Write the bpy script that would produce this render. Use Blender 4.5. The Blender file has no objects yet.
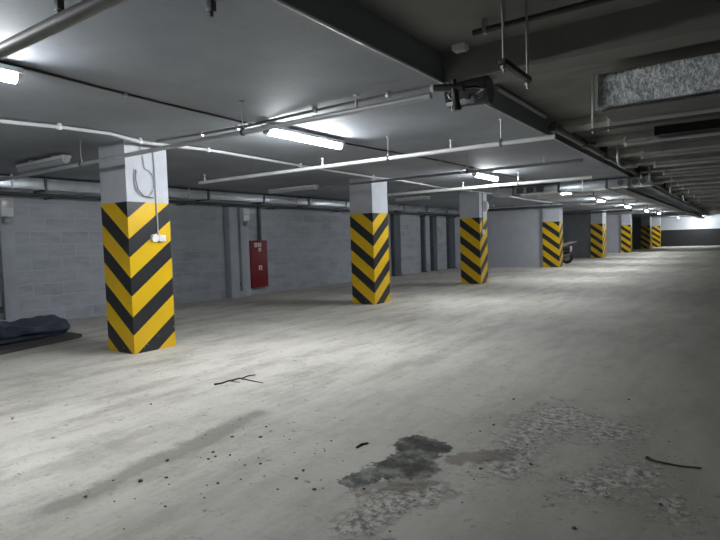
import bpy, bmesh, math, random
from mathutils import Vector, Matrix, noise
random.seed(7)
S = bpy.context.scene
COL = S.collection
PI = math.pi
CEIL = 2.9       # parking-bay slab
HIGH = 3.17      # raised ceiling over the drive lane

# ------------------------------------------------------------------ materials
def new_mat(name):
    m = bpy.data.materials.new(name); m.use_nodes = True
    nt = m.node_tree
    return m, nt, nt.nodes['Principled BSDF']

def N(nt, t, **kw):
    n = nt.nodes.new(t)
    for k, v in kw.items(): setattr(n, k, v)
    return n

def L(nt, a, b): nt.links.new(a, b)

def math_node(nt, op, a, b=None, clamp=False):
    n = N(nt, 'ShaderNodeMath', operation=op); n.use_clamp = clamp
    for i, v in enumerate((a, b)):
        if v is None: continue
        if isinstance(v, (int, float)): n.inputs[i].default_value = v
        else: L(nt, v, n.inputs[i])
    return n.outputs[0]

def ramp(nt, fac, stops):
    n = N(nt, 'ShaderNodeValToRGB'); e = n.color_ramp.elements
    while len(e) < len(stops): e.new(0.5)
    for i, (p, c) in enumerate(stops):
        e[i].position = p
        e[i].color = (c, c, c, 1) if isinstance(c, (int, float)) else (*c, 1)
    L(nt, fac, n.inputs[0]); return n.outputs[0]

def mix(nt, fac, a, b, blend='MIX'):
    n = N(nt, 'ShaderNodeMix', data_type='RGBA', blend_type=blend)
    if isinstance(fac, (int, float)): n.inputs[0].default_value = fac
    else: L(nt, fac, n.inputs[0])
    for i, v in ((6, a), (7, b)):
        if isinstance(v, tuple): n.inputs[i].default_value = (*v, 1)
        else: L(nt, v, n.inputs[i])
    return n.outputs[2]

def coords(nt, scale=(1, 1, 1), loc=(0, 0, 0)):
    tc = N(nt, 'ShaderNodeTexCoord'); mp = N(nt, 'ShaderNodeMapping')
    mp.inputs['Scale'].default_value = scale; mp.inputs['Location'].default_value = loc
    L(nt, tc.outputs['Object'], mp.inputs[0]); return mp.outputs[0]

def tex_noise(nt, vec, scale, detail=4, rough=.55):
    n = N(nt, 'ShaderNodeTexNoise'); n.inputs['Scale'].default_value = scale
    n.inputs['Detail'].default_value = detail; n.inputs['Roughness'].default_value = rough
    L(nt, vec, n.inputs['Vector']); return n.outputs['Fac']

def bump(nt, bsdf, h, strength=.3, dist=.02):
    b = N(nt, 'ShaderNodeBump'); b.inputs['Strength'].default_value = strength
    b.inputs['Distance'].default_value = dist
    L(nt, h, b.inputs['Height']); L(nt, b.outputs[0], bsdf.inputs['Normal'])

def plain(name, col, rough=.6, metal=0., var=.12, scale=6, bmp=0.):
    m, nt, b = new_mat(name)
    f = tex_noise(nt, coords(nt), scale)
    c = mix(nt, ramp(nt, f, [(.3, 0.), (.7, 1.)]), tuple(x * (1 - var) for x in col), tuple(min(1, x * (1 + var)) for x in col))
    L(nt, c, b.inputs['Base Color']); b.inputs['Roughness'].default_value = rough; b.inputs['Metallic'].default_value = metal
    if bmp: bump(nt, b, f, bmp)
    return m

M = {}
M['white_paint'] = plain('white_paint', (.50, .52, .575), .6, var=.07, scale=3)
M['white_plastic'] = plain('white_plastic', (.72, .73, .74), .4, var=.04)
M['grey_pipe'] = plain('grey_pipe', (.40, .42, .44), .4, .2, .12, 4)
M['white_pipe'] = plain('white_pipe', (.62, .63, .64), .35, .1, .08, 4)
M['bright_pipe'] = plain('bright_pipe', (.86, .86, .86), .25, 0., .03, 4)
M['dark_pipe'] = plain('dark_pipe', (.05, .05, .052), .5, 0., .25, 4)
M['mid_pipe'] = plain('mid_pipe', (.17, .175, .17), .5, .1, .2, 4)
M['black_plastic'] = plain('black_plastic', (.018, .018, .02), .4, var=.2)
M['dark_rubber'] = plain('dark_rubber', (.03, .03, .033), .6, var=.2)
M['steel'] = plain('steel', (.5, .51, .52), .35, .8, .1, 8)
M['galvanised'] = plain('galvanised', (.62, .67, .72), .27, .7, .14, 5)
M['dark_steel'] = plain('dark_steel', (.07, .075, .08), .5, .3, .2, 5)
M['post_grey'] = plain('post_grey', (.10, .115, .135), .65, 0, .15, 3)
M['red_paint'] = plain('red_paint', (.20, .010, .018), .4, var=.1)
M['red_plain'] = plain('red_plain', (.5, .02, .02), .5, var=.03)
M['sticker_white'] = plain('sticker_white', (.75, .68, .70), .5, var=.03)
M['niche_plaster'] = plain('niche_plaster', (.42, .455, .51), .75, var=.12, scale=3)
M['darkened_wall'] = plain('darkened_wall', (.16, .17, .185), .8, var=.15, scale=2)  # partition paint with the shade put into the colour; also the right wall
M['niche_back'] = plain('niche_back', (.10, .11, .125), .8, var=.2, scale=3)
M['tarp'] = plain('tarp', (.07, .088, .13), .55, var=.45, scale=3.5, bmp=.4)
M['plank'] = plain('plank', (.085, .085, .08), .8, var=.3, scale=4)
M['crumb'] = plain('crumb', (.10, .095, .085), .9, var=.4, scale=20)
M['twig'] = plain('twig', (.055, .05, .045), .8, var=.3, scale=20)
M['trapeze'] = plain('trapeze', (.06, .06, .06), .6, .2, .1)
M['moto_white'] = plain('moto_white', (.62, .60, .66), .35, var=.05)
M['moto_light'] = plain('moto_light', (.20, .02, .10), .3, var=.05)
M['bumpy_black'] = plain('tyre', (.02, .02, .02), .8, var=.2)
M['lens'] = plain('lens', (.7, .72, .74), .1, 0, .02)

def mat_concrete_ceiling():
    m, nt, b = new_mat('painted_concrete_ceiling')
    v = coords(nt)
    f = tex_noise(nt, v, .7, 5); g = tex_noise(nt, v, 14, 3)
    c = mix(nt, ramp(nt, f, [(.3, 0.), (.72, 1.)]), (.225, .245, .28), (.33, .355, .39))
    c = mix(nt, ramp(nt, g, [(.55, 0.), (.8, .35)]), c, (.2, .2, .21))
    # rust-brown water marks
    w = tex_noise(nt, coords(nt, (.5, 2.5, 1), (3, 1, 0)), 1.3, 4)
    c = mix(nt, ramp(nt, w, [(.66, 0.), (.78, .4)]), c, (.13, .10, .075))
    L(nt, c, b.inputs['Base Color']); b.inputs['Roughness'].default_value = .72; b.inputs['Specular IOR Level'].default_value = .3
    bump(nt, b, g, .12, .01); return m
M['ceiling'] = mat_concrete_ceiling()

def mat_raised():
    m, nt, b = new_mat('raw_concrete')
    v = coords(nt); f = tex_noise(nt, v, .9, 5)
    c = mix(nt, ramp(nt, f, [(.3, 0.), (.72, 1.)]), (.15, .152, .142), (.25, .252, .236))
    w = tex_noise(nt, coords(nt, (.5, 2.5, 1), (2.2, 1, 0)), 1.1, 4)
    c = mix(nt, ramp(nt, w, [(.62, 0.), (.74, .6)]), c, (.10, .075, .055))
    L(nt, c, b.inputs['Base Color']); b.inputs['Roughness'].default_value = .65
    bump(nt, b, f, .15, .02); return m
M['raised'] = mat_raised()
M['rib'] = plain('rib_concrete', (.42, .425, .40), .7, var=.15, scale=2)

def mat_blocks():
    m, nt, b = new_mat('aerated_block_wall')
    tc = N(nt, 'ShaderNodeTexCoord'); sep = N(nt, 'ShaderNodeSeparateXYZ'); L(nt, tc.outputs['Object'], sep.inputs[0])
    cmb = N(nt, 'ShaderNodeCombineXYZ')
    xy = math_node(nt, 'ADD', sep.outputs[0], sep.outputs[1])
    L(nt, xy, cmb.inputs[0]); L(nt, sep.outputs[2], cmb.inputs[1])
    nz = tex_noise(nt, cmb.outputs[0], 5, 4)
    add = N(nt, 'ShaderNodeVectorMath', operation='ADD')
    sc = N(nt, 'ShaderNodeCombineXYZ'); L(nt, math_node(nt, 'MULTIPLY', math_node(nt, 'SUBTRACT', nz, .5), .09), sc.inputs[1])
    L(nt, cmb.outputs[0], add.inputs[0]); L(nt, sc.outputs[0], add.inputs[1])
    br = N(nt, 'ShaderNodeTexBrick'); L(nt, add.outputs[0], br.inputs['Vector'])
    br.inputs['Color1'].default_value = (.31, .333, .38, 1); br.inputs['Color2'].default_value = (.40, .43, .48, 1)
    br.inputs['Mortar'].default_value = (.46, .492, .55, 1)
    br.inputs['Scale'].default_value = 1.; br.inputs['Mortar Size'].default_value = .016; br.inputs['Mortar Smooth'].default_value = .6
    br.inputs['Brick Width'].default_value = .6; br.inputs['Row Height'].default_value = .265
    f = tex_noise(nt, coords(nt, (1, 1, 3.2)), 1.5, 6, .65)
    c = mix(nt, ramp(nt, f, [(.36, 0.), (.62, .85)]), br.outputs['Color'], (.465, .495, .55))
    L(nt, c, b.inputs['Base Color']); b.inputs['Roughness'].default_value = .85
    bump(nt, b, br.outputs['Fac'], .2, -.01); return m
M['blocks'] = mat_blocks()

def mat_hazard():
    m, nt, b = new_mat('hazard_chevrons')
    tc = N(nt, 'ShaderNodeTexCoord'); sep = N(nt, 'ShaderNodeSeparateXYZ'); L(nt, tc.outputs['Object'], sep.inputs[0])
    d = math_node(nt, 'ADD', math_node(nt, 'ABSOLUTE', sep.outputs[0]), math_node(nt, 'ABSOLUTE', sep.outputs[1]))
    t = math_node(nt, 'SUBTRACT', sep.outputs[2], math_node(nt, 'MULTIPLY', d, .76))
    t = math_node(nt, 'DIVIDE', math_node(nt, 'ADD', t, 5.36 - .255), .536)     # stripes repeat every 0.536 m
    fr = math_node(nt, 'FRACT', t)
    fac = math_node(nt, 'GREATER_THAN', fr, .465)
    v = coords(nt)
    n1 = tex_noise(nt, v, 3, 4); n2 = tex_noise(nt, v, 22, 3)
    yel = mix(nt, n1, (.66, .405, .005), (.82, .53, .009))
    blk = mix(nt, n1, (.014, .015, .018), (.030, .032, .037))
    c = mix(nt, fac, blk, yel)
    # chipped paint close to the foot
    low = math_node(nt, 'MULTIPLY', math_node(nt, 'LESS_THAN', sep.outputs[2], .33), math_node(nt, 'GREATER_THAN', n2, .69))
    c = mix(nt, low, c, (.45, .44, .42))
    L(nt, c, b.inputs['Base Color']); b.inputs['Roughness'].default_value = .38
    return m
M['hazard'] = mat_hazard()

def mat_foil():
    m, nt, b = new_mat('crinkled_foil')
    v = coords(nt, (1, 1, .6)); f = tex_noise(nt, coords(nt, (1.5, 1, .7)), 32, 6, .8); g = tex_noise(nt, v, 7, 3)
    c = mix(nt, math_node(nt, 'ADD', ramp(nt, f, [(.47, 0.), (.54, .8)]), ramp(nt, g, [(.45, 0.), (.65, .35)]), True), (.34, .37, .39), (.95, .97, .98))
    L(nt, c, b.inputs['Base Color']); b.inputs['Metallic'].default_value = .7; b.inputs['Roughness'].default_value = .42
    s = math_node(nt, 'ADD', f, math_node(nt, 'MULTIPLY', g, .8))
    bump(nt, b, s, 1., .06); return m
M['foil'] = mat_foil()

def mat_floor():
    m, nt, b = new_mat('dusty_concrete_floor')
    v = coords(nt); vs = coords(nt, (1.6, .45, 1))
    n_big = tex_noise(nt, v, .42, 5, .6); n_str = tex_noise(nt, vs, 1.7, 8, .68)
    n_med = tex_noise(nt, v, 5.5, 8, .68); n_fine = tex_noise(nt, v, 24, 5, .7)
    n_pit = tex_noise(nt, coords(nt, (1, .7, 1)), 11, 3, .5)
    c = mix(nt, ramp(nt, n_big, [(.34, 0.), (.66, 1.)]), (.53, .505, .455), (.76, .725, .665))
    c = mix(nt, ramp(nt, n_str, [(.46, 0.), (.64, .72)]), c, (.35, .33, .285))
    c = mix(nt, ramp(nt, n_med, [(.50, 0.), (.66, .55)]), c, (.70, .685, .63))
    c = mix(nt, ramp(nt, n_fine, [(.54, 0.), (.70, .38)]), c, (.27, .26, .225))
    c = mix(nt, ramp(nt, n_pit, [(.69, 0.), (.75, .55)]), c, (.17, .16, .14))
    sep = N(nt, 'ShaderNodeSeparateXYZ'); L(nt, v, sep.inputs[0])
    # lane darkened in colour: part dirt, part painted-in light balance against the bays
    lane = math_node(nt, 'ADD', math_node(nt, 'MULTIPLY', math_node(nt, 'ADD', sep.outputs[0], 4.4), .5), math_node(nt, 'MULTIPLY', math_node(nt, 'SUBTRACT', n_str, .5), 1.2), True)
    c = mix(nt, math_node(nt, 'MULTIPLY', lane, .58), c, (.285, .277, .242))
    lane2 = math_node(nt, 'ADD', math_node(nt, 'MULTIPLY', math_node(nt, 'ADD', sep.outputs[0], 2.0), .55), math_node(nt, 'MULTIPLY', math_node(nt, 'SUBTRACT', n_str, .5), 1.0), True)  # darker again towards the right, lane dirt mixed with painted-in light falloff
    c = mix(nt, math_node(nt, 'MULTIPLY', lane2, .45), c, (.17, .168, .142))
    def blobs(lst, wob, nsrc, edge):
        tot = None
        for x, y, r in lst:
            dx = math_node(nt, 'DIVIDE', math_node(nt, 'SUBTRACT', sep.outputs[0], x), r)
            dy = math_node(nt, 'DIVIDE', math_node(nt, 'SUBTRACT', sep.outputs[1], y), r * 1.25)
            q = math_node(nt, 'ADD', math_node(nt, 'MULTIPLY', dx, dx), math_node(nt, 'MULTIPLY', dy, dy))
            g = math_node(nt, 'EXPONENT', math_node(nt, 'MULTIPLY', q, -1.))
            tot = g if tot is None else math_node(nt, 'ADD', tot, g)
        tot = math_node(nt, 'ADD', tot, math_node(nt, 'MULTIPLY', math_node(nt, 'SUBTRACT', nsrc, .5), wob))
        return ramp(nt, tot, [(edge[0], 0.), (edge[1], 1.)])
    # tyre-dust smear along the lane
    band = blobs([(-3.17, 1.5, .10), (-3.17, 1.7, .11), (-3.2, 1.9, .12), (-3.24, 2.1, .12), (-3.25, 2.3, .12), (-3.27, 2.5, .13), (-3.29, 2.7, .13), (-3.33, 2.9, .12), (-3.38, 3.1, .11), (-3.4, 3.3, .10)], 2.6, n_med, (.3, 1.3))
    c = mix(nt, math_node(nt, 'MULTIPLY', band, .75), c, (.23, .215, .185))
    # broken, gritty surface
    n_grit = tex_noise(nt, v, 20, 7, .78)
    n_rag = tex_noise(nt, v, 9, 8, .8)
    grit = blobs([(-1.62, 2.5, .13), (-1.53, 2.65, .14), (-1.42, 2.77, .12), (-1.56, 2.33, .12), (-1.6, 2.2, .1), (-1.28, 4.1, .25), (-1.2, 4.6, .25), (-1.25, 3.6, .2),
                  (-1.2, 3.25, .17), (-.7, 3.25, .2), (-.76, 4.3, .3), (-.25, 3.2, .15), (-.5, 3.6, .2)], 4.5, n_rag, (.45, 1.1))
    gc = mix(nt, ramp(nt, n_grit, [(.43, 0.), (.56, 1.)]), (.10, .095, .08), (.62, .605, .55))
    c = mix(nt, math_node(nt, 'MULTIPLY', grit, .85), c, gc)
    damp = blobs([(-1.80, 2.61, .09), (-1.67, 2.72, .11), (-1.56, 2.80, .10), (-1.53, 3.20, .06), (-1.485, 3.31, .07), (-1.42, 3.35, .08), (-1.33, 3.42, .08), (-1.25, 3.5, .08)], .9 * 4.5, n_rag, (.30, .75))
    c = mix(nt, math_node(nt, 'MULTIPLY', damp, .72), c, (.14, .118, .095))
    wet = blobs([(-1.89, 2.66, .10), (-1.85, 2.83, .105), (-1.81, 2.98, .11), (-1.94, 3.38, .09), (-1.90, 3.30, .10), (-1.85, 3.39, .10), (-1.74, 3.37, .09), (-1.65, 3.38, .06),
                 (-1.67, 2.95, .11), (-1.59, 2.97, .08), (-1.81, 3.13, .11), (-1.70, 3.15, .10), (-1.93, 2.62, .05)], 3.6, n_rag, (.50, .64))
    wetc = mix(nt, ramp(nt, n_med, [(.42, 0.), (.50, .3), (.58, 1.)]), (.010, .011, .010), (.17, .175, .155))
    wetc = mix(nt, ramp(nt, n_fine, [(.56, 0.), (.68, .6)]), wetc, (.012, .013, .012))
    c = mix(nt, math_node(nt, 'MULTIPLY', wet, .95), c, wetc)
    # shallow cracks
    w = N(nt, 'ShaderNodeTexVoronoi', feature='DISTANCE_TO_EDGE'); w.inputs['Scale'].default_value = .35
    wn = N(nt, 'ShaderNodeVectorMath', operation='ADD'); k = N(nt, 'ShaderNodeCombineXYZ')
    L(nt, math_node(nt, 'MULTIPLY', n_med, .5), k.inputs[0]); L(nt, math_node(nt, 'MULTIPLY', n_str, .5), k.inputs[1])
    L(nt, v, wn.inputs[0]); L(nt, k.outputs[0], wn.inputs[1]); L(nt, wn.outputs[0], w.inputs['Vector'])
    cr = ramp(nt, w.outputs['Distance'], [(.0, .22), (.005, 0.)])
    c = mix(nt, cr, c, (.2, .195, .18))
    L(nt, c, b.inputs['Base Color'])
    rg = math_node(nt, 'SUBTRACT', .62, math_node(nt, 'MULTIPLY', math_node(nt, 'MULTIPLY', wet, n_rag), .5))
    L(nt, rg, b.inputs['Roughness'])
    L(nt, math_node(nt, 'SUBTRACT', .4, math_node(nt, 'MULTIPLY', wet, .33)), b.inputs['Specular IOR Level'])
    h = math_node(nt, 'ADD', math_node(nt, 'MULTIPLY', n_fine, .5), math_node(nt, 'MULTIPLY', grit, math_node(nt, 'MULTIPLY', n_grit, 1.3)))
    bump(nt, b, h, .6, .02); return m
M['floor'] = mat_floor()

def mat_endwall():
    m, nt, b = new_mat('two_tone_end_wall')
    tc = N(nt, 'ShaderNodeTexCoord'); sep = N(nt, 'ShaderNodeSeparateXYZ'); L(nt, tc.outputs['Object'], sep.inputs[0])
    f = tex_noise(nt, coords(nt), 1.2, 4)
    up = math_node(nt, 'GREATER_THAN', sep.outputs[2], 1.66)
    c = mix(nt, up, mix(nt, f, (.020, .021, .023), (.03, .031, .033)), mix(nt, f, (.66, .70, .76), (.76, .80, .86)))
    L(nt, c, b.inputs['Base Color']); b.inputs['Roughness'].default_value = .7; return m
M['endwall'] = mat_endwall()

def mat_emit(name, col, s):
    m, nt, b = new_mat(name)
    b.inputs['Base Color'].default_value = (.8, .8, .8, 1)
    b.inputs['Emission Color'].default_value = (*col, 1); b.inputs['Emission Strength'].default_value = s
    return m
LAMP = 67.
M['lamp_on'] = mat_emit('lit_diffuser', (.95, .985, 1.), LAMP)
M['lamp_off'] = plain('unlit_diffuser', (.5, .53, .57), .25, 0, .04)

# ------------------------------------------------------------------ mesh helpers
class MB:
    def __init__(s): s.bm = bmesh.new()
    def box(s, x0, x1, y0, y1, z0, z1, bev=0.):
        r = bmesh.ops.create_cube(s.bm, size=1.)
        vs = r['verts']
        bmesh.ops.scale(s.bm, vec=(x1 - x0, y1 - y0, z1 - z0), verts=vs)
        bmesh.ops.translate(s.bm, vec=((x0 + x1) / 2, (y0 + y1) / 2, (z0 + z1) / 2), verts=vs)
        if bev:
            es = list({e for v in vs for e in v.link_edges})
            bmesh.ops.bevel(s.bm, geom=es, offset=bev, segments=2, affect='EDGES', profile=.5)
        return s
    def cyl(s, p0, p1, r, r2=None, n=16, cap=True):
        p0 = Vector(p0); p1 = Vector(p1); d = p1 - p0
        q = d.to_track_quat('Z', 'Y').to_matrix().to_4x4()
        mt = Matrix.Translation((p0 + p1) / 2) @ q
        bmesh.ops.create_cone(s.bm, cap_ends=cap, segments=n, radius1=r, radius2=r if r2 is None else r2, depth=d.length, matrix=mt)
        return s
    def tube(s, pts, r, n=8):
        pts = [Vector(p) for p in pts]; rings = []
        up = Vector((0, 0, 1))
        for i, p in enumerate(pts):
            a = pts[max(i - 1, 0)]; c = pts[min(i + 1, len(pts) - 1)]
            t = (c - a).normalized()
            u = t.cross(up) if abs(t.z) < .95 else t.cross(Vector((0, 1, 0)))
            u.normalize(); w = u.cross(t).normalized()
            rr = r[i] if isinstance(r, (list, tuple)) else r
            rings.append([s.bm.verts.new(p + rr * (math.cos(2 * PI * k / n) * u + math.sin(2 * PI * k / n) * w)) for k in range(n)])
        for a, c in zip(rings, rings[1:]):
            for k in range(n): s.bm.faces.new((a[k], a[(k + 1) % n], c[(k + 1) % n], c[k]))
        s.bm.faces.new(rings[0]); s.bm.faces.new(rings[-1][::-1]); return s
    def sphere(s, c, r, sc=(1, 1, 1), n=14):
        mt = Matrix.Translation(c) @ Matrix.Diagonal((*sc, 1))
        bmesh.ops.create_uvsphere(s.bm, u_segments=n, v_segments=n // 2 + 2, radius=r, matrix=mt); return s
    def torus(s, c, R, r, axis='X', n=28, m=10):
        rows = []
        for i in range(n):
            a = 2 * PI * i / n; row = []
            for j in range(m):
                t = 2 * PI * j / m; rad = R + r * math.cos(t); h = r * math.sin(t)
                u, w = rad * math.cos(a), rad * math.sin(a)
                p = (h, u, w) if axis == 'X' else (u, h, w) if axis == 'Y' else (u, w, h)
                row.append(s.bm.verts.new(Vector(c) + Vector(p)))
            rows.append(row)
        for i in range(n):
            for j in range(m):
                s.bm.faces.new((rows[i][j], rows[(i + 1) % n][j], rows[(i + 1) % n][(j + 1) % m], rows[i][(j + 1) % m]))
        return s
    def loft(s, secs):
        """secs: list of (centre, half-width vec, half-height vec) -> rounded hull"""
        rings = []
        for c, u, w in secs:
            c, u, w = Vector(c), Vector(u), Vector(w)
            rings.append([s.bm.verts.new(c + u * math.cos(2 * PI * k / 14) + w * math.sin(2 * PI * k / 14)) for k in range(14)])
        for a, c in zip(rings, rings[1:]):
            for k in range(14): s.bm.faces.new((a[k], a[(k + 1) % 14], c[(k + 1) % 14], c[k]))
        s.bm.faces.new(rings[0]); s.bm.faces.new(rings[-1][::-1]); return s

BASE = {}
def emit_obj(name, mb, mat, parent=None, smooth=True):
    me = bpy.data.meshes.new(name)
    bmesh.ops.recalc_face_normals(mb.bm, faces=mb.bm.faces)
    base = BASE.get(parent.name, Vector()) if parent else Vector()
    if parent: bmesh.ops.translate(mb.bm, vec=-base, verts=mb.bm.verts)
    mb.bm.to_mesh(me); mb.bm.free()
    if smooth:
        me.polygons.foreach_set('use_smooth', [True] * len(me.polygons))
        me.set_sharp_from_angle(angle=math.radians(38))
    o = bpy.data.objects.new(name, me); COL.objects.link(o)
    me.materials.append(mat if not isinstance(mat, str) else M[mat])
    if parent: o.parent = parent; BASE[o.name] = base
    return o

def tag(o, label, cat, group=None, kind=None):
    o['label'] = label; o['category'] = cat
    if group: o['group'] = group
    if kind: o['kind'] = kind
    return o

def thing(name, loc, label, cat, group=None):
    o = bpy.data.objects.new(name, None); COL.objects.link(o); o.location = loc
    o.empty_display_size = .1; BASE[o.name] = Vector(loc)
    return tag(o, label, cat, group)

def solo(name, mb, mat, label, cat, group=None, loc=(0, 0, 0)):
    """a thing that is a single mesh; origin moved to loc"""
    bmesh.ops.translate(mb.bm, vec=-Vector(loc), verts=mb.bm.verts)
    o = emit_obj(name, mb, mat); o.location = loc
    return tag(o, label, cat, group)

def struct(name, mb, mat, label=None):
    o = emit_obj(name, mb, mat, smooth=False); o['kind'] = 'structure'
    if label: o['label'] = label
    return o

# ------------------------------------------------------------------ camera
R = Matrix(((0.8240127, -0.0045422, 0.5665531), (0.5657619, 0.0600278, -0.8223808), (-0.0302736, 0.9981864, 0.0520334)))
cam = bpy.data.cameras.new('camera'); cam.sensor_width = 36; cam.lens = 548 / 720 * 36; cam.clip_end = 300; cam.clip_start = .05
co = bpy.data.objects.new('camera', cam); COL.objects.link(co)
co.matrix_world = Matrix.Translation((0, 0, 1.45)) @ R.to_4x4()
S.camera = co

# ------------------------------------------------------------------ setting
XL, XR, YB, YE, XS = -11.6, 7.5, -7., 64., -2.27
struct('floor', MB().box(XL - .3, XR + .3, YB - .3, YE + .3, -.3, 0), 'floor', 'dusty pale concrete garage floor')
struct('wall_left', MB().box(XL - .3, XL, YB, YE, 0, 3.5), 'blocks', 'grey aerated block wall behind the parking bays')
struct('wall_right', MB().box(XR, XR + .3, YB, YE, 0, 3.5), 'darkened_wall')
struct('wall_behind', MB().box(XL - .3, XR + .3, YB - .3, YB, 0, 3.5), 'blocks')
struct('wall_far', MB().box(XL - .3, XR + .3, YE, YE + .3, 0, 3.5), 'endwall', 'far end wall, dark below and white above')
c = MB().box(XL, XS, YB, YE, CEIL, 3.5)
struct('ceiling', c, 'ceiling', 'grey painted slab over the parking bays')
struct('ceiling_raised', MB().box(XS, XR, YB, YE, HIGH, 3.5), 'raised', 'raised dark concrete ceiling over the drive lane')
# cross beam and ribs of the raised ceiling
struct('trim_1', MB().box(XS, XR, 4.76, 5.08, CEIL, HIGH), 'raised', 'deep concrete beam crossing the raised ceiling')
for k in range(14):
    y = 9.55 + 1.9 * k + (0 if k < 9 else (k - 9) * 2.2)
    struct('trim_%d' % (k + 2), MB().box(XS, XR, y - .95, y - .45, HIGH - .11, HIGH), 'rib', 'shallow concrete rib')
# metal edge bead along the slab edge
struct('trim_20', MB().cyl((XS, YB, CEIL + .004), (XS, 4.76, CEIL + .004), .013, n=8), 'white_pipe', 'pale edge bead along the slab edge')
struct('trim_21', MB().cyl((XS, 5.08, CEIL + .004), (XS, YE, CEIL + .004), .011, n=8), 'white_pipe')

# ------------------------------------------------------------------ columns
cols = [  # near corner x, y, width, depth
    (-6.79, 4.36, .62, .66), (-6.79, 10.42, .62, .66), (-6.63, 16.29, .66, .62), (-6.69, 25.8, .74, .66),
    (-6.72, 35.75, .66, 1.15), (-6.60, 45.6, .64, .7), (-6.48, 55.75, .72, 1.3), (-6.26, 61.5, .72, .7)]
clab = ['near column with chevron band and white socket at left of the aisle',
        'second striped column, standing right of the red cabinet',
        'third striped column with a white round alarm on its aisle side',
        'fourth striped column at the end of a pale partition, beside the motorcycle',
        'fifth striped column with a shaded front, beyond the motorcycle',
        'sixth striped column, small, at the end of a pale partition far down',
        'seventh striped column, dark fronted, near the end of the garage',
        'eighth and farthest striped column, against the far end wall']
for i, (x, y, w, d) in enumerate(cols):
    t = thing('concrete_column', (x, y, 0), clab[i], 'column', 'striped columns along the aisle')
    emit_obj('shaft', MB().box(x - w, x, y, y + d, 0, CEIL - .001), 'white_paint', t, False)
    e = .004
    h = MB()
    h.box(x - w - e, x + e, y - e, y + d + e, 0.001, 2.085)
    hb = emit_obj('hazard_band', h, 'hazard', t, False); hb['label'] = 'yellow and black chevron band'

# partitions running from columns to the back wall
for k, i in enumerate((3, 4, 5, 6)):
    x, y, w, d = cols[i]
    struct('wall_partition' if k == 0 else 'wall_partition.%03d' % k, MB().box(XL, x - w - .006, y + .12, y + .34, 0, CEIL), 'white_paint' if k % 2 == 0 else 'darkened_wall', 'pale partition wall from the back wall to a column')  # every second partition has its shade painted in as a darker material

# ------------------------------------------------------------------ lamps
def lamp(y0, y1, x, z, on, label, group, along='Y'):
    t = thing('ceiling_lamp', ((x, (y0 + y1) / 2, z) if along == 'Y' else ((y0 + y1) / 2, x, z)), label, 'lamp', group)
    def bx(a0, a1, b0, b1, z0, z1, bev=0):
        return MB().box(b0, b1, a0, a1, z0, z1, bev) if along == 'Y' else MB().box(a0, a1, b0, b1, z0, z1, bev)
    emit_obj('housing', bx(y0, y1, x - .066, x + .066, z + .018, z + .062, .008), 'white_plastic', t)
    r = .052
    p0, p1 = ((x, y0 + .04, z), (x, y1 - .04, z)) if along == 'Y' else ((y0 + .04, x, z), (y1 - .04, x, z))
    emit_obj('diffuser', MB().cyl(p0, p1, r, n=20), 'lamp_on' if on else 'lamp_off', t)
    for s, q in ((y0, p0), (y1, p1)):
        qq = (x, s, z) if along == 'Y' else (s, x, z)
        emit_obj('end_cap', MB().cyl(q, qq, r + .003, r * .8, 18), 'white_plastic', t)
    for f in (.25, .75):
        a = y0 + (y1 - y0) * f
        emit_obj('mounting_clip', bx(a - .02, a + .02, x - .03, x + .03, z + .06, CEIL), 'steel', t)
    return t
LZ = 2.80
lit = [(.72, 2.10, 'lit tube lamp cut by the left edge of the picture'),
       (4.78, 6.30, 'large lit tube lamp over the floor between first and second columns'),
       (11.05, 12.35, 'lit tube lamp on the ceiling above the third column'),
       (17.9, 19.2, 'small lit tube lamp, the first one beyond the third column'),
       (23.4, 24.9, 'lit tube lamp just in front of the fourth column'),
       (30.0, 31.5, 'lit tube lamp between fourth and fifth columns'),
       (37.0, 38.5, 'lit tube lamp just beyond the fifth column'),
       (43.6, 45.1, 'lit tube lamp just in front of the sixth column'),
       (59.0, 60.5, 'farthest lit tube lamp, just before the end wall')]
for y0, y1, lb in lit: lamp(y0, y1, -4.6, LZ, True, lb, 'lit lamps over the aisle')
lamp(62.0, 63.4, -2.9, LZ, True, 'lit tube lamp close to the white top of the end wall', 'lit lamps over the aisle')
for x0, x1, y, lb in ((-9.62, -8.14, 4.3, 'unlit tube lamp over the leftmost bay, left of the near column'),
                      (-9.9, -8.35, 10.4, 'unlit tube lamp over the bay above the red cabinet'),
                      (-9.4, -8.15, 15.9, 'unlit tube lamp over the bay between second and third columns')):
    lamp(x0, x1, y, 2.79, False, lb, 'unlit lamps over the bays', 'X')

# ------------------------------------------------------------------ sprinkler pipes across the ceiling
def sprinkler_pipe(y, x0, x1, z, r, mat, rods, heads, label):
    t = thing('sprinkler_pipe', ((x0 + x1) / 2, y, z), label, 'pipe', 'sprinkler pipes across the ceiling')
    emit_obj('pipe', MB().cyl((x0, y, z), (x1, y, z), r, n=16), mat, t)
    for x in rods:
        top = CEIL if x < XS else HIGH
        ro = emit_obj('hanger_rod', MB().cyl((x, y, z + r), (x, y, top), .006, n=8).cyl((x, y, top - .012), (x, y, top), .025, n=12), 'steel', t)
        emit_obj('clamp', MB().cyl((x - .014, y, z), (x + .014, y, z), r + .007, n=16).box(x - .012, x + .012, y - .014, y + .014, z + r, z + r + .035), 'dark_steel', ro)
    for x in heads:
        emit_obj('sprinkler_head', MB().cyl((x, y, z + r * .8), (x, y, z + r + .05), .014, n=10).cyl((x, y, z + r + .05), (x, y, z + r + .10), .008, n=8)
                 .cyl((x, y, z + r + .095), (x, y, z + r + .105), .026, n=14), 'white_plastic', t)
    return t
sprinkler_pipe(1.465, -11., 2.6, 2.58, .038, 'mid_pipe', (-6.0, -.4), (-5.2,), 'thick pipe crossing the top left corner of the ceiling')
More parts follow.
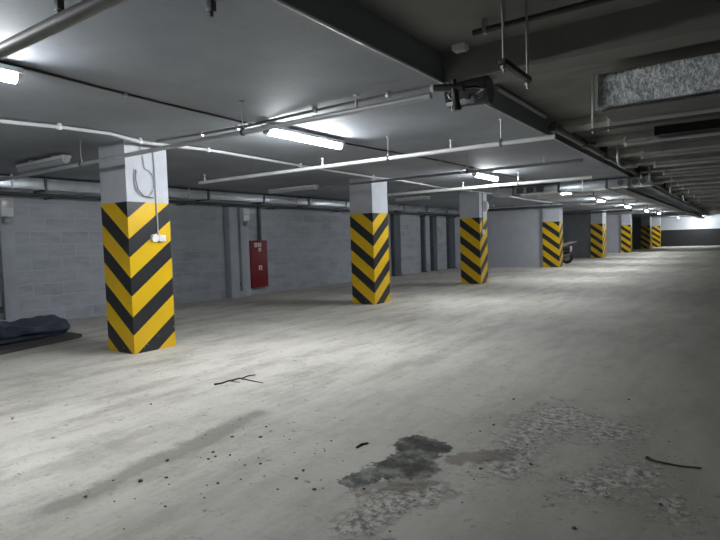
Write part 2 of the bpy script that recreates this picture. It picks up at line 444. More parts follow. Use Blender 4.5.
sprinkler_pipe(3.97, -11.4, -2.0, 2.585, .026, 'grey_pipe', (-7.17, -4.12), (-2.72,), 'grey pipe passing in front of the near column')
sprinkler_pipe(6.63, -8.05, -1.75, 2.60, .028, 'white_pipe', (-4.03, -2.4), (-7.9, -5.2, -3.07), 'white pipe running from near column towards the foil duct')
sprinkler_pipe(9.16, -7.3, -2.0, 2.62, .024, 'mid_pipe', (-3.94,), (-2.6,), 'dark pipe just above the lit lamp over the third column')
sprinkler_pipe(12.27, -7.6, -2.5, 2.64, .036, 'white_pipe', (-4.06,), (-5.39,), 'white pipe crossing directly over the third column')
sprinkler_pipe(16.9, -5.0, -3.0, 2.62, .034, 'bright_pipe', (-3.4,), (-4.95,), 'short white pipe below the galvanised duct')
sprinkler_pipe(21.9, -4.85, -3.0, 2.62, .034, 'bright_pipe', (-3.4,), (-4.8,), 'short white pipe beyond the galvanised duct, over the motorcycle')
sprinkler_pipe(28.5, -5.2, -3.0, 2.62, .034, 'bright_pipe', (-3.4,), (-4.8,), 'farthest short white pipe, between fourth and fifth columns')

# cables along and across the ceiling
def cable(name, pts, r, mat, label, cat, clips=(), cmat='steel'):
    c0 = pts[len(pts) // 2]
    t = thing(name, c0, label, cat)
    emit_obj('cable', MB().tube(pts, r), mat, t)
    for p in clips:
        emit_obj('clip', MB().box(p[0] - .02, p[0] + .02, p[1] - .02, p[1] + .02, p[2] - r - .01, CEIL, .003), cmat, t)
    return t
wp = [(-6.5, -3), (-6.5, 0), (-6.5, 2.7), (-6.38, 3.3), (-6.36, 3.9), (-6.48, 4.4), (-6.52, 4.65), (-6.44, 5.5), (-6.42, 6.5), (-6.55, 7.7), (-6.64, 9.0), (-6.60, 10.2), (-6.55, 11.3), (-6.64, 12.5), (-6.68, 13.7), (-6.58, 15.5), (-6.52, 18), (-6.6, 21), (-6.5, 24)]
wpt = [(x, y, 2.858 + .010 * math.sin(i * 2.1)) for i, (x, y) in enumerate(wp)]
cable('white_conduit', wpt, .021, 'white_pipe', 'wavy white conduit strung along the tops of the columns', 'conduit', [wpt[i] for i in (2, 3, 5, 7, 9, 11, 13, 15)], 'white_plastic')
dp = [(-4.5, -3), (-4.56, 1), (-4.6, 2.2), (-4.67, 2.8), (-4.72, 3.45), (-4.77, 4.5), (-4.75, 6.2), (-4.65, 7.4), (-4.5, 9.2), (-4.43, 12), (-4.5, 20), (-4.5, 32)]
cable('black_cable', [(x, y, 2.885) for x, y in dp], .011, 'black_plastic', 'straight black cable along the ceiling past the lamps', 'cable', [(-4.69, 3.05, 2.885), (-4.765, 5.0, 2.885), (-4.5, 9.2, 2.885)])
cp = [(-6.42, 4.6), (-5.6, 4.68), (-4.85, 4.74), (-3.8, 4.68), (-2.82, 4.66), (-2.32, 4.68)]
cable('grey_conduit', [(x, y, 2.872) for x, y in cp], .016, 'mid_pipe', 'thin grey conduit from the near column to the slab corner', 'conduit', [(-5.6, 4.68, 2.872), (-5.0, 4.73, 2.872), (-3.75, 4.68, 2.872), (-2.82, 4.66, 2.872)])
# dark pipe on the raised ceiling
t = thing('ceiling_pipe', (0, 4.24, 3.09), 'thin dark pipe on the raised ceiling just before the beam', 'pipe')
emit_obj('pipe', MB().cyl((-1.75, 4.24, 3.09), (XR - .2, 4.24, 3.09), .024), 'dark_pipe', t)
for x in (-1.65, -.4, 1.5): emit_obj('clip', MB().box(x - .015, x + .015, 4.215, 4.265, 3.06, HIGH), 'steel', t)
# trapeze hanger below the raised ceiling
t = thing('trapeze_hanger', (-1.27, 3.83, 2.6), 'dark trapeze hanger with two long rods under raised ceiling', 'hanger')
emit_obj('rail', MB().box(-1.295, -1.245, 3.55, 4.10, 2.58, 2.615, .004), 'trapeze', t)
for y in (3.58, 4.08): emit_obj('rod', MB().cyl((-1.27, y, 2.53), (-1.27, y, HIGH), .009, n=8).cyl((-1.27, y, 2.555), (-1.27, y, 2.575), .02, n=6), 'steel', t)
for x, y, lb in ((-3.25, 1.72, 'small dark anchor on the ceiling beside the thick corner pipe'), (-2.58, 2.27, 'small dark anchor at the top edge of the picture on the slab')):
    solo('ceiling_anchor', MB().box(x - .025, x + .025, y - .02, y + .02, 2.84, CEIL, .004).cyl((x, y, 2.81), (x, y, 2.84), .012, n=10), 'dark_steel', lb, 'anchor', loc=(x, y, CEIL))
# white junction box in the corner of the raised bay
t = thing('junction_box', (-2.0, 4.6, HIGH), 'small white junction box in the corner of the raised ceiling', 'junction box')
emit_obj('box', MB().box(-2.10, -1.97, 4.58, 4.68, HIGH - .05, HIGH, .008), 'white_plastic', t)
emit_obj('lid', MB().box(-2.09, -1.98, 4.59, 4.67, HIGH - .06, HIGH - .048, .004), 'white_plastic', t)

# conduit lying in the top corner of the raised bay behind the beam
lamp_strip = MB().cyl((XS + .028, 6.1, 3.13), (XS + .028, 8.0, 3.13), .026, n=14)
solo('white_tube', lamp_strip, 'white_pipe', 'pale straight tube at the slab edge behind the beam', 'conduit', loc=(XS + .028, 7.1, 3.13))

# ------------------------------------------------------------------ loudspeaker drum and camera at the slab corner
t = thing('loudspeaker', (-2.05, 4.86, 2.8), 'dark drum loudspeaker hung at the slab corner under the beam', 'loudspeaker')
emit_obj('drum', MB().cyl((-2.26, 4.84, 2.79), (-1.88, 4.88, 2.80), .105, .125, n=28), 'dark_rubber', t)
emit_obj('rim', MB().cyl((-1.895, 4.878, 2.80), (-1.86, 4.882, 2.80), .134, n=28), 'black_plastic', t)
emit_obj('bracket', MB().box(-2.1, -2.04, 4.84, 4.88, 2.88, 2.9), 'steel', t)
emit_obj('cover_plate', MB().box(-2.25, -1.97, 4.765, 4.80, 2.68, 2.77, .012), 'grey_pipe', t)
for x in (-2.16, -2.03): emit_obj('knob', MB().cyl((x, 4.735, 2.735), (x, 4.767, 2.735), .024, n=14), 'black_plastic', t)
t = thing('security_camera', (-1.8, 3.88, 2.58), 'black tube security camera on a drop bracket, pale lens end', 'camera')
cy = 3.88
emit_obj('barrel', MB().cyl((-1.925, cy, 2.612), (-1.69, cy + .02, 2.578), .027, .030, n=20), 'black_plastic', t)
emit_obj('lens_ring', MB().cyl((-1.95, cy, 2.616), (-1.925, cy, 2.612), .030, .027, n=20), 'lens', t)
emit_obj('top_screw', MB().cyl((-1.765, cy + .01, 2.61), (-1.765, cy + .01, 2.648), .016, n=12), 'black_plastic', t)
emit_obj('grip_bracket', MB().loft([((-1.765, cy + .01, 2.58), (.036, 0, 0), (0, .026, 0)), ((-1.758, cy + .01, 2.53), (.029, 0, 0), (0, .022, 0)), ((-1.75, cy + .01, 2.465), (.030, 0, 0), (0, .022, 0)), ((-1.752, cy + .01, 2.44), (.042, 0, 0), (0, .027, 0)), ((-1.752, cy + .01, 2.415), (.038, 0, 0), (0, .024, 0))]), 'black_plastic', t)
emit_obj('trigger_clip', MB().tube([(-1.79, cy, 2.57), (-1.815, cy, 2.54), (-1.80, cy, 2.51), (-1.775, cy + .01, 2.505)], .007), 'steel', t)
emit_obj('mount_arm', MB().tube([(-1.70, cy + .02, 2.578), (-1.66, cy + .12, 2.60), (-1.72, cy + .5, 2.68), (-1.92, cy + .83, 2.735)], .011), 'black_plastic', t)
emit_obj('lead', MB().tube([(-1.725, cy + .01, 2.425), (-1.67, cy + .04, 2.46), (-1.64, cy + .2, 2.53), (-1.74, cy + .55, 2.66)], .004, 6), 'grey_pipe', t)

# ------------------------------------------------------------------ foil-wrapped duct at right
FX, FY, FZ0, FZ1 = -1.12, 5.75, 2.668, 2.985
t = thing('foil_duct', (0, 6.1, FZ0), 'silver foil wrapped rectangular duct at the upper right', 'duct')
bm = MB().box(FX, XR - .1, FY, FY + .72, FZ0, FZ1, .02)
bmesh.ops.subdivide_edges(bm.bm, edges=[e for e in bm.bm.edges if e.calc_length() > .2], cuts=24, use_grid_fill=True)
for v in bm.bm.verts:
    n = noise.noise_vector(v.co * 6.0); v.co += n * .012
emit_obj('foil_wrap', bm, 'foil', t, False)
emit_obj('corner_strip', MB().box(FX - .014, FX + .012, FY - .016, FY + .01, FZ0 - .02, FZ1 + .005), 'white_pipe', t)
emit_obj('bottom_board', MB().box(FX + .03, XR - .12, FY + .05, FY + .66, FZ0 - .035, FZ0 - .018), 'mid_pipe', t)
hg = emit_obj('hanger', MB().box(FX - .20, FX + .02, FY + .66, FY + .70, FZ0 - .10, FZ0 - .07).box(FX + .02, 3, FY + .66, FY + .70, FZ0 - .10, FZ0 - .07), 'trapeze', t)
for x in (FX - .18, FX - .02, 1.5):
    emit_obj('rod', MB().cyl((x, FY + .68, FZ0 - .12), (x, FY + .68, HIGH), .009, n=8), 'white_pipe', hg)
# dark ventilation grille on the raised ceiling
GX0, GY0, GY1 = -1.12, 10.2, 11.1
t = thing('ceiling_grille', (.5, 10.65, HIGH), 'long black ventilation grille behind the foil duct', 'grille')
emit_obj('frame', MB().box(GX0, 3.4, GY0, GY0 + .05, HIGH - .11 - .03, HIGH).box(GX0, 3.4, GY1 - .05, GY1, HIGH - .14, HIGH).box(GX0, GX0 + .05, GY0, GY1, HIGH - .14, HIGH), 'black_plastic', t)
emit_obj('shaft_opening', MB().box(GX0 + .05, 3.4, GY0 + .05, GY1 - .05, HIGH - .118, HIGH), 'black_plastic', t)
g = MB()
for k in range(7): g.box(GX0 + .05, 3.4, GY0 + .1 + k * .115, GY0 + .13 + k * .115, HIGH - .135, HIGH - .118)
emit_obj('slats', g, 'dark_steel', t)

# pipes running right from the slab edge, each with a pale cap
capy = [9.9, 11.8, 13.72, 15.57, 17.55, 19.4, 21.4, 24.0, 27.2, 31.]
order = ['nearest', 'second', 'third', 'fourth', 'fifth', 'sixth', 'seventh', 'eighth', 'ninth', 'farthest']
for y, od in zip(capy, order):
    t = thing('branch_pipe', (-1.5, y, 2.9), od + ' of the dark pipes with pale end caps under the raised ceiling', 'pipe', 'capped pipes under the raised ceiling')
    emit_obj('pipe', MB().cyl((-1.48, y, 2.9), (XR - .1, y, 2.9), .028, n=12), 'grey_pipe', t)
    emit_obj('end_cap', MB().cyl((-1.52, y, 2.9), (-1.48, y, 2.9), .040, n=14).cyl((-1.50, y, 2.91), (-1.50, y, 3.01), .028, n=10), 'white_plastic', t)
    for x in (-1.2, 1.2): emit_obj('hanger_rod', MB().cyl((x, y, 2.92), (x, y, HIGH), .006, n=6), 'steel', t)

# main pipe along the slab edge with elbow drops
MX, MZ = -2.10, 2.95
t = thing('main_pipe', (MX, 20, MZ), 'dark main pipe running along the slab edge into the distance', 'pipe')
emit_obj('pipe', MB().cyl((MX, 7.9, MZ), (MX, 62., MZ), .05, n=16), 'mid_pipe', t)
emit_obj('pipe_flange', MB().cyl((MX, 7.88, MZ), (MX, 7.94, MZ), .075, n=16), 'dark_pipe', t)
for y in (9.6, 13.9, 19.2, 25., 30.5): emit_obj('valve', MB().cyl((MX, y, MZ), (MX, y + .12, MZ), .07, n=16).cyl((MX + .08, y + .06, MZ), (MX + .18, y + .06, MZ - .02), .03, n=10), 'dark_pipe', t)
for y in (11.3, 15.5, 21.6, 28., 35.): emit_obj('strap', MB().box(MX - .07, MX + .07, y, y + .03, MZ - .06, HIGH - .002), 'dark_steel', t)
for y, od in zip((11.07, 15.4, 20.6, 26.), ('nearest', 'second', 'third', 'farthest')):
    x = -1.80
    solo('elbow_pipe', MB().tube([(x, y, HIGH), (x, y, 2.80), (x + .01, y, 2.73), (x + .03, y + .04, 2.69), (x + .07, y + .10, 2.675), (x + .30, y + .16, 2.675)], .030, 12), 'grey_pipe',
         od + ' of the elbowed drop pipes beside the main pipe', 'pipe', 'elbowed drop pipes', (x, y, HIGH))

# galvanised duct hanging across the aisle, with openings at both ends
DY, DX0, DX1 = 15.5, -5.9, -1.78
t = thing('galvanised_duct', (-3.8, DY + .3, 2.62), 'galvanised duct across the aisle with vent holes', 'duct')
emit_obj('duct_body', MB().box(DX0, DX1, DY, DY + .6, 2.65, 2.86, .006), 'galvanised', t)
fl = [-5.28, -4.02, -2.80, -2.27]
for x in fl: emit_obj('flange', MB().box(x - .03, x + .03, DY - .025, DY + .62, 2.63, 2.868), 'dark_steel', t)
for x in (-2.52 + .05, -2.2 + .06, -1.95): emit_obj('round_vent', MB().cyl((x, DY - .012, 2.757), (x, DY + .01, 2.757), .078, n=20), 'dark_steel', t)
for x in (-5.08, -4.80, -4.52): emit_obj('square_vent', MB().box(x - .1, x + .1, DY - .012, DY + .01, 2.675, 2.83), 'dark_steel', t)
for x in (-5.7, -3.4, -2.0): emit_obj('strap', MB().box(x - .015, x + .015, DY - .006, DY, 2.62, CEIL), 'steel', t)
for y, lb in ((25.25, 'dark grey cable channel across the top of the pale partition beside the motorcycle'), (35.2, 'dark grey cable channel across the top of the dark partition beyond the motorcycle')):
    t = thing('cable_channel', (-8., y, 2.72), lb, 'cable channel')
    emit_obj('channel', MB().box(-11.0, -5.0, y, y + .22, 2.72, 2.80, .004), 'dark_steel', t)
    emit_obj('cover', MB().box(-11.0, -5.0, y - .006, y + .226, 2.80, 2.815, .002), 'mid_pipe', t)
    for x in (-10.5, -8.7, -6.9, -5.2): emit_obj('hanger', MB().box(x - .015, x + .015, y + .09, y + .12, 2.81, CEIL), 'dark_steel', t)
# dark cable tray further on
t = thing('cable_tray', (-2.72, 38, 2.62), 'dark cable tray running lengthwise beyond the galvanised duct', 'cable tray')
tr = MB().box(-2.92, -2.52, 16.3, 61, 2.66, 2.675).box(-2.92, -2.905, 16.3, 61, 2.66, 2.74).box(-2.535, -2.52, 16.3, 61, 2.66, 2.74)
emit_obj('tray', tr, 'dark_pipe', t)
cb = MB()
for k in range(5): cb.cyl((-2.86 + k * .065, 16.3, 2.70), (-2.86 + k * .065, 61, 2.70), .024, n=8)
emit_obj('cables', cb, 'black_plastic', t)
for k in range(12): emit_obj('hanger_rod', MB().cyl((-2.93, 17.3 + k * 3.8, 2.66), (-2.93, 17.3 + k * 3.8, CEIL), .008, n=6), 'steel', t)

# ------------------------------------------------------------------ things along the back wall
t = thing('wall_duct', (-11.35, 9, 2.63), 'long galvanised duct along the top of the back wall', 'duct')
emit_obj('duct_body', MB().box(-11.58, -11.12, -5.5, 25.6, 2.64, 2.86, .006), 'galvanised', t)
for k in range(16): emit_obj('flange', MB().box(-11.59, -11.095, -4.6 + k * 2.0, -4.56 + k * 2.0, 2.62, 2.88), 'dark_steel', t)
for k in range(8): emit_obj('strap', MB().box(-11.12, -11.108, -3.2 + k * 4.0, -3.16 + k * 4., 2.62, CEIL), 'steel', t)
t = thing('wall_pipe', (-11.2, 9, 2.55), 'dark pipe running just below the galvanised wall duct', 'pipe')
emit_obj('pipe', MB().cyl((-11.3, -5.5, 2.55), (-11.3, 25.6, 2.55), .038), 'dark_pipe', t)
for k in range(10): emit_obj('bracket', MB().box(-11.6, -11.29, -4 + k * 3.2, -3.96 + k * 3.2, 2.49, 2.512), 'dark_steel', t)

def niche(y0, y1, label):
    jw = .30 if y1 - y0 < .8 else .25
    t = thing('riser_niche', (-11.5, (y0 + y1) / 2, 0), label, 'riser frame', 'riser frames on the back wall')
    xf = -11.38
    emit_obj('jamb', MB().box(-11.6, xf, y0, y0 + jw, 0, 2.5, .008), 'niche_plaster', t)
    emit_obj('jamb', MB().box(-11.6, xf, y1 - jw, y1, 0, 2.5, .008), 'niche_plaster', t)
    emit_obj('sill', MB().box(-11.6, xf, y0 + jw, y1 - jw, 0, .17, .008), 'niche_plaster', t)
    emit_obj('back_panel', MB().box(-11.6, -11.585, y0 + jw, y1 - jw, .17, 2.5), 'niche_back', t)
    rp = emit_obj('riser', MB().cyl((-11.5, y1 - jw - .05, .17), (-11.5, y1 - jw - .05, 2.5), .045, n=16), 'grey_pipe', t)
    emit_obj('coupling', MB().cyl((-11.5, y1 - jw - .05, .3), (-11.5, y1 - jw - .05, .42), .06, n=16), 'dark_steel', rp)
    bx = emit_obj('control_box', MB().box(xf - .005, xf + .10, y1 - .26, y1 - .04, 2.12, 2.46, .01), 'white_plastic', t)
    emit_obj('cover', MB().box(xf + .10, xf + .112, y1 - .245, y1 - .055, 2.28, 2.44, .004), 'steel', bx)
    emit_obj('bell', MB().sphere((xf + .05, y1 - .15, 2.04), .08, (1, 1, .9)), 'grey_pipe', bx)
niche(3.95, 4.93, 'pale riser frame at the left picture edge behind the tarp')
niche(10.32, 11.03, 'pale riser frame just left of the red fire cabinet')

# fire hose cabinet
x0, x1, y0, y1, z0, z1 = -11.6, -11.38, 11.07, 11.74, .22, 1.57
t = thing('fire_cabinet', (-11.5, 11.4, z0), 'tall red fire hose cabinet with white pictogram stickers', 'fire cabinet')
emit_obj('body', MB().box(x0, x1, y0, y1, z0, z1, .006), 'red_paint', t)
for a, b2 in ((z0 + .02, z1 - .02),):
    d = emit_obj('door', MB().box(x1, x1 + .02, y0 + .015, y1 - .015, a, b2, .005), 'red_paint', t)
    emit_obj('lock', MB().cyl((x1 + .02, y0 + .06, (a + b2) / 2), (x1 + .032, y0 + .06, (a + b2) / 2), .018, n=12), 'dark_steel', d)
xs = x1 + .0205
def sticker(yc, zc, s, pict):
    p = emit_obj('sticker', MB().box(xs, xs + .002, yc - s / 2, yc + s / 2, zc - s / 2, zc + s / 2), 'sticker_white', t)
    g = MB(); xx0, xx1 = xs + .0025, xs + .0035
    if pict == 'reel':
        g.torus((xx0, yc - s * .08, zc), s * .22, s * .06, 'X', 18, 6); g.box(xx0, xx1, yc + s * .1, yc + s * .4, zc - s * .32, zc - s * .22)
    elif pict == 'bottle':
        g.box(xx0, xx1, yc - s * .13, yc + s * .13, zc - s * .38, zc + s * .15); g.box(xx0, xx1, yc - s * .06, yc + s * .06, zc + s * .15, zc + s * .3); g.box(xx0, xx1, yc, yc + s * .3, zc + s * .27, zc + s * .35)
    else:
        g.cyl((xx0, yc, zc - s * .05), (xx1, yc, zc - s * .05), s * .22, n=16); g.cyl((xx0, yc - s * .02, zc + .3 * s), (xx1, yc - s * .02, zc + .3 * s), s * .09, n=10)
        g.box(xx0, xx1, yc - s * .25, yc + s * .2, zc - s * .4, zc - s * .3)
    emit_obj('pictogram', g, 'red_plain', p)
sticker(11.27, 1.44, .12, 'reel'); sticker(11.42, 1.44, .12, 'bottle'); sticker(11.42, 1.30, .10, 'flame'); sticker(11.42, .78, .13, 'flame')
solo('supply_pipe', MB().cyl((-11.53, 11.62, 1.57), (-11.53, 11.62, 2.64), .05, n=14), 'post_grey', 'grey supply pipe rising from the red cabinet to the duct', 'pipe', loc=(-11.53, 11.62, 1.57))

for y, w, lb, mt in ((19.35, .5, 'dark wall post seen just right of the second column', 'post_grey'),
                     (21.75, .16, 'thin dark post left of the pale wall strip', 'post_grey'),
                     (22.75, .36, 'dark post right of the pale wall strip', 'post_grey'),
                     (24.6, .6, 'dark wall post just left of the third column', 'post_grey')):
    t = thing('wall_post', (-11.5, y, 0), lb, 'post', 'dark posts on the back wall')
    emit_obj('shaft', MB().box(-11.6, -11.42, y - w / 2, y + w / 2, 0, 2.5, .01), mt, t)
    emit_obj('base_plate', MB().box(-11.6, -11.38, y - w / 2 - .04, y + w / 2 + .04, 0, .03), 'dark_steel', t)
    emit_obj('head_plate', MB().box(-11.6, -11.38, y - w / 2 - .04, y + w / 2 + .04, 2.47, 2.5), 'dark_steel', t)

# ------------------------------------------------------------------ things fixed to columns
X1 = -6.785
t = thing('power_socket', (X1, 4.8, 1.57), 'white socket pair with a cable hanging on the near column', 'socket')
emit_obj('socket_body', MB().cyl((X1, 4.74, 1.585), (X1 + .05, 4.74, 1.585), .055, n=20), 'white_plastic', t)
emit_obj('junction_body', MB().box(X1, X1 + .045, 4.80, 4.92, 1.53, 1.63, .012), 'white_plastic', t)
emit_obj('gland', MB().cyl((X1 + .022, 4.80, 1.63), (X1 + .022, 4.80, 1.68), .014, n=10), 'grey_pipe', t)
emit_obj('cable', MB().tube([(X1 + .014, 4.805, 1.66), (X1 + .012, 4.805, 2.1), (X1 + .012, 4.80, 2.6), (X1 + .012, 4.79, 2.86)], .010), 'grey_pipe', t)
pts = []
for a in range(0, 20):
    u = a / 19 * 1.55 * PI + .75 * PI
    pts.append((X1 + .016, 4.63 + .15 * math.cos(u), 2.36 + .20 * math.sin(u)))
pts += [(X1 + .016, 4.64, 2.55), (X1 + .02, 4.62, 2.7), (X1 + .02, 4.58, 2.84)]
wl = thing('wire_coil', (X1, 4.6, 2.4), 'loose loop of pale wire hanging high on the near column', 'wire')
emit_obj('wire', MB().tube(pts, .007, 6), 'grey_pipe', wl)
emit_obj('wire_tail', MB().tube([(X1 + .02, 4.50, 2.52), (X1 + .03, 4.485, 2.40), (X1 + .02, 4.52, 2.26), (X1 + .02, 4.60, 2.17), (X1 + .02, 4.76, 2.15)], .008, 6), 'mid_pipe', wl)
X3 = -6.625
t = thing('wall_alarm', (X3, 16.7, 2.5), 'white round alarm on the aisle side of the third column', 'alarm')
emit_obj('dome', MB().sphere((X3 + .01, 16.74, 2.45), .15, (.75, 1, 1.15), 18), 'white_plastic', t)
emit_obj('stalk', MB().tube([(X3 + .1, 16.74, 2.45), (X3 + .24, 16.8, 2.44)], .012).sphere((X3 + .26, 16.81, 2.44), .035), 'grey_pipe', t)
t = thing('power_socket', (X3, 16.5, 1.63), 'white socket with a cable on the third column', 'socket')
emit_obj('socket_body', MB().box(X3, X3 + .05, 16.43, 16.57, 1.55, 1.71, .012), 'white_plastic', t)
emit_obj('cable', MB().tube([(X3 + .014, 16.5, 1.71), (X3 + .014, 16.5, 2.87)], .012), 'mid_pipe', t)

# ------------------------------------------------------------------ tarp bundle and board on the floor at left
bm = MB(); rows = []
nu, nv = 60, 26
for i in range(nu + 1):
    y = 1.2 + 3.62 * i / nu; row = []
    for j in range(nv):
        a = 2 * PI * j / nv
        cx = -9.88 - .10 * math.sin(y * 2.0) - .06 * (y - 3)
        ww = .62 + .08 * math.sin(y * 3.1 + 1); hh = .10 + .025 * math.sin(y * 2.3)
        cs, sn = math.cos(a), math.sin(a)
        px = cx + ww * (abs(cs) ** .8) * (1 if cs > 0 else -1); pz = .155 + hh * (abs(sn) ** .75) * (1 if sn > 0 else -1)
        q = Vector((px * 1.6, y * 2.2, pz * 3))
        d = noise.noise(q) * .09 + abs(noise.noise(q * 2.2)) * .10 + noise.noise(q * 5) * .02
        fold = .04 * math.sin(a * 3 + y * 3.2)
        px += (d + fold) * cs; pz += (d + fold * .7) * sn
        row.append(bm.bm.verts.new((px, y + .05 * noise.noise(Vector((px * 3, pz * 4, 1))) + (.10 * sn * (i / nu)), max(.052, pz))))
    rows.append(row)
for a, b2 in zip(rows, rows[1:]):
    for j in range(nv): bm.bm.faces.new((a[j], a[(j + 1) % nv], b2[(j + 1) % nv], b2[j]))
bm.bm.faces.new(rows[0]); bm.bm.faces.new(rows[-1][::-1])
t = thing('tarp_bundle', (-9.9, 3.5, .05), 'crumpled dark blue tarp bundle lying on a board at left', 'tarp')
emit_obj('tarp_cloth', bm, 'tarp', t)
emit_obj('loose_flap', MB().loft([((-9.22, 1.5, .075), (.16, 0, 0), (0, 0, .02)), ((-9.20, 2.6, .10), (.18, 0, .02), (0, 0, .028)), ((-9.24, 3.6, .085), (.2, 0, 0), (0, 0, .022)), ((-9.35, 4.5, .075), (.14, 0, 0), (0, 0, .016)), ((-9.42, 4.78, .07), (.05, 0, 0), (0, 0, .012))]), 'tarp', t)
bm = MB()
P4 = [(-10.3, 1.0), (-8.35, 1.0), (-8.58, 3.40), (-8.90, 4.72), (-9.02, 4.84), (-10.3, 4.84)]
v0 = [bm.bm.verts.new((x, y, 0.)) for x, y in P4]; v1 = [bm.bm.verts.new((x, y, .05)) for x, y in P4]
bm.bm.faces.new(v0[::-1]); bm.bm.faces.new(v1)
for i in range(6): bm.bm.faces.new((v0[i], v0[(i + 1) % 6], v1[(i + 1) % 6], v1[i]))
solo('floor_board', bm, 'plank', 'flat dark board on the floor under the blue tarp', 'board', loc=(-9.4, 3, 0))

# ------------------------------------------------------------------ motorcycle behind the fourth column
my = 29.0
t = thing('motorcycle', (-7.6, my, 0), 'white tailed motorcycle parked behind the fourth column', 'motorcycle')
for x, nm in ((-7.15, 'rear_wheel'), (-8.5, 'front_wheel')):
    wh = emit_obj(nm, MB().torus((x, my, .31), .24, .07, 'Y'), 'bumpy_black', t)
    emit_obj('rim', MB().cyl((x, my - .04, .31), (x, my + .04, .31), .17, n=20), 'steel', wh)
emit_obj('tail_cowl', MB().loft([((-7.62, my, .88), (0, .16, 0), (0, 0, .07)), ((-7.3, my, .95), (0, .16, 0), (0, 0, .09)), ((-7.0, my, 1.03), (0, .13, 0), (0, 0, .085)), ((-6.78, my, 1.08), (0, .09, 0), (0, 0, .05)), ((-6.66, my, 1.11), (0, .05, 0), (0, 0, .025))]), 'moto_white', t)
emit_obj('tail_light', MB().loft([((-7.05, my, .93), (0, .12, 0), (0, 0, .04)), ((-6.82, my, .97), (0, .10, 0), (0, 0, .04)), ((-6.70, my, 1.01), (0, .06, 0), (0, 0, .02))]), 'moto_light', t)
emit_obj('plate_holder', MB().box(-6.94, -6.92, my - .13, my + .13, .56, .86, .004).box(-6.98, -6.935, my - .10, my + .10, .60, .90, .01).cyl((-7.0, my, .92), (-6.93, my, .8), .02), 'moto_white', t)
emit_obj('fender', MB().loft([((-7.3, my, .72), (0, .09, 0), (0, 0, .05)), ((-7.05, my, .72), (0, .09, 0), (0, 0, .06)), ((-6.86, my, .55), (0, .08, 0), (.03, 0, .03))]), 'black_plastic', t)
emit_obj('seat', MB().loft([((-8.0, my, .83), (0, .14, 0), (0, 0, .06)), ((-7.7, my, .84), (0, .16, 0), (0, 0, .06)), ((-7.4, my, .94), (0, .12, 0), (0, 0, .05))]), 'black_plastic', t)
emit_obj('tank', MB().loft([((-8.42, my, .92), (0, .12, 0), (0, 0, .1)), ((-8.2, my, .96), (0, .19, 0), (0, 0, .14)), ((-7.9, my, .86), (0, .13, 0), (0, 0, .1))]), 'moto_white', t)
emit_obj('engine', MB().loft([((-8.2, my, .5), (0, .16, 0), (0, 0, .16)), ((-7.9, my, .5), (0, .2, 0), (0, 0, .2)), ((-7.55, my, .5), (0, .15, 0), (0, 0, .14))]), 'dark_steel', t)
emit_obj('swingarm', MB().cyl((-7.75, my - .1, .4), (-7.15, my - .1, .31), .03).cyl((-7.75, my + .1, .4), (-7.15, my + .1, .31), .03), 'dark_steel', t)
emit_obj('fork', MB().cyl((-8.5, my - .1, .31), (-8.22, my - .1, 1.05), .025).cyl((-8.5, my + .1, .31), (-8.22, my + .1, 1.05), .025), 'steel', t)
emit_obj('handlebar', MB().tube([(-8.1, my - .36, 1.0), (-8.22, my - .15, 1.06), (-8.22, my + .15, 1.06), (-8.1, my + .36, 1.0)], .016), 'dark_steel', t)
emit_obj('exhaust', MB().cyl((-7.7, my - .15, .35), (-6.95, my - .17, .48), .035, .055), 'steel', t)
emit_obj('side_stand', MB().tube([(-7.9, my - .12, .35), (-7.95, my - .28, .015)], .014), 'dark_steel', t)

# ------------------------------------------------------------------ litter on the floor
t = thing('twig', (-4.44, 4.05, 0), 'forked dark twig lying on the floor right of the near column', 'twig')
z = .007
emit_obj('stem', MB().tube([(x, y, z) for x, y in ((-4.481, 3.767), (-4.456, 3.85), (-4.469, 3.946), (-4.449, 3.998), (-4.449, 4.078), (-4.416, 4.096), (-4.442, 4.203), (-4.401, 4.281))], [.013, .010, .010, .010, .009, .008, .006, .005], 6), 'twig', t)
emit_obj('branch', MB().tube([(x, y, z) for x, y in ((-4.42, 4.08), (-4.236, 4.069), (-4.063, 4.058))], [.007, .006, .003], 6), 'twig', t)
emit_obj('branch', MB().tube([(x, y, z) for x, y in ((-4.453, 3.955), (-4.38, 3.95), (-4.302, 3.957))], [.006, .004, .003], 6), 'twig', t)
solo('strap', MB().tube([(x, y, .008) for x, y in ((-.471, 3.862), (-.43, 3.835), (-.392, 3.828), (-.283, 3.822), (-.171, 3.853))], [.014, .008, .006, .006, .005], 6), 'twig', 'thin dark strip of rubber on the floor at lower right', 'strip', loc=(-.3, 3.84, 0))
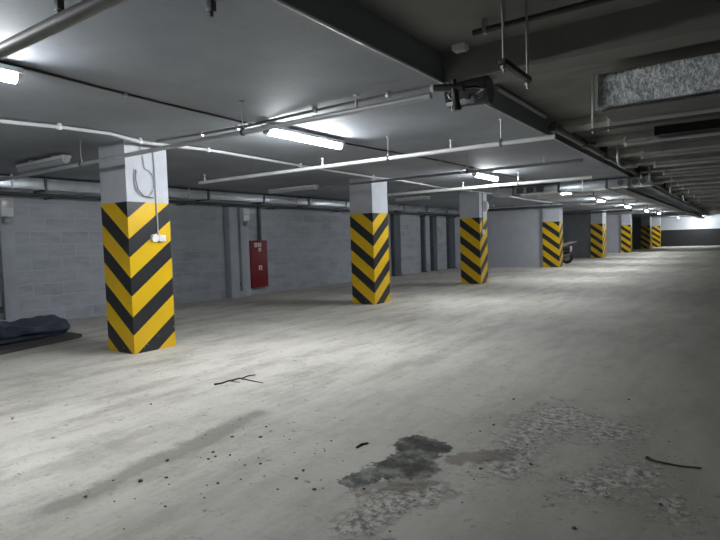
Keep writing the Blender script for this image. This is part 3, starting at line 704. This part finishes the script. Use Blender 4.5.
solo('wood_chip', MB().tube([(x, y, .007) for x, y in ((-2.194, 3.077), (-2.199, 3.147), (-2.169, 3.187))], [.008, .008, .006], 6), 'twig', 'small curved dark chip above left of the wet stain', 'chip', loc=(-2.19, 3.13, 0))

def crumb_mesh(seed):
    b = MB(); bmesh.ops.create_icosphere(b.bm, subdivisions=2, radius=1.)
    for v in b.bm.verts:
        v.co *= 1 + .35 * noise.noise(v.co * 1.3 + Vector((seed * 7.1, 0, 0))); v.co.z *= .55
    mz = min(v.co.z for v in b.bm.verts)
    for v in b.bm.verts: v.co.z -= mz
    return b
protos = []
for k in range(5):
    o = emit_obj('concrete_crumb', crumb_mesh(k), 'crumb'); protos.append(o)
spots = [(-4.46, 3.0, .012), (-3.05, 1.95, .014), (-3.18, 2.24, .013), (-3.02, 2.5, .012)]
rng = random.Random(3)
while len(spots) < 120:
    k = rng.random()
    if k < .5: x, y = rng.uniform(-3.4, -2.0), rng.uniform(1.5, 3.2)
    elif k < .8: x, y = rng.uniform(-1.8, -.2), rng.uniform(2.2, 4.8)
    else: x, y = rng.uniform(-6.2, -.5), rng.uniform(2.0, 7.5)
    spots.append((x, y, rng.choice((.0035, .004, .005, .005, .006, .007, .010))))
for n, (x, y, r) in enumerate(spots):
    if n < 5: o = protos[n]
    else:
        o = protos[n % 5].copy(); COL.objects.link(o)
    o.location = (x, y, 0); o.rotation_euler = (0, 0, rng.uniform(0, 6.3)); o.scale = (r * rng.uniform(.8, 1.6), r, r)
    tag(o, 'small dark concrete crumb scattered on the dusty floor', 'crumb', 'concrete crumbs on the floor')

# ------------------------------------------------------------------ world and view
w = bpy.data.worlds.new('world'); S.world = w; w.use_nodes = True
w.node_tree.nodes['Background'].inputs[0].default_value = (0, 0, 0, 1); w.node_tree.nodes['Background'].inputs[1].default_value = 0
S.view_settings.view_transform = 'Standard'; S.view_settings.look = 'None'
S.view_settings.exposure = 1.28; S.view_settings.gamma = 1.; S.view_settings.use_curve_mapping = False
S.cycles.max_bounces = 8; S.cycles.diffuse_bounces = 8; S.cycles.use_denoising = True
S.cycles.sample_clamp_indirect = 8
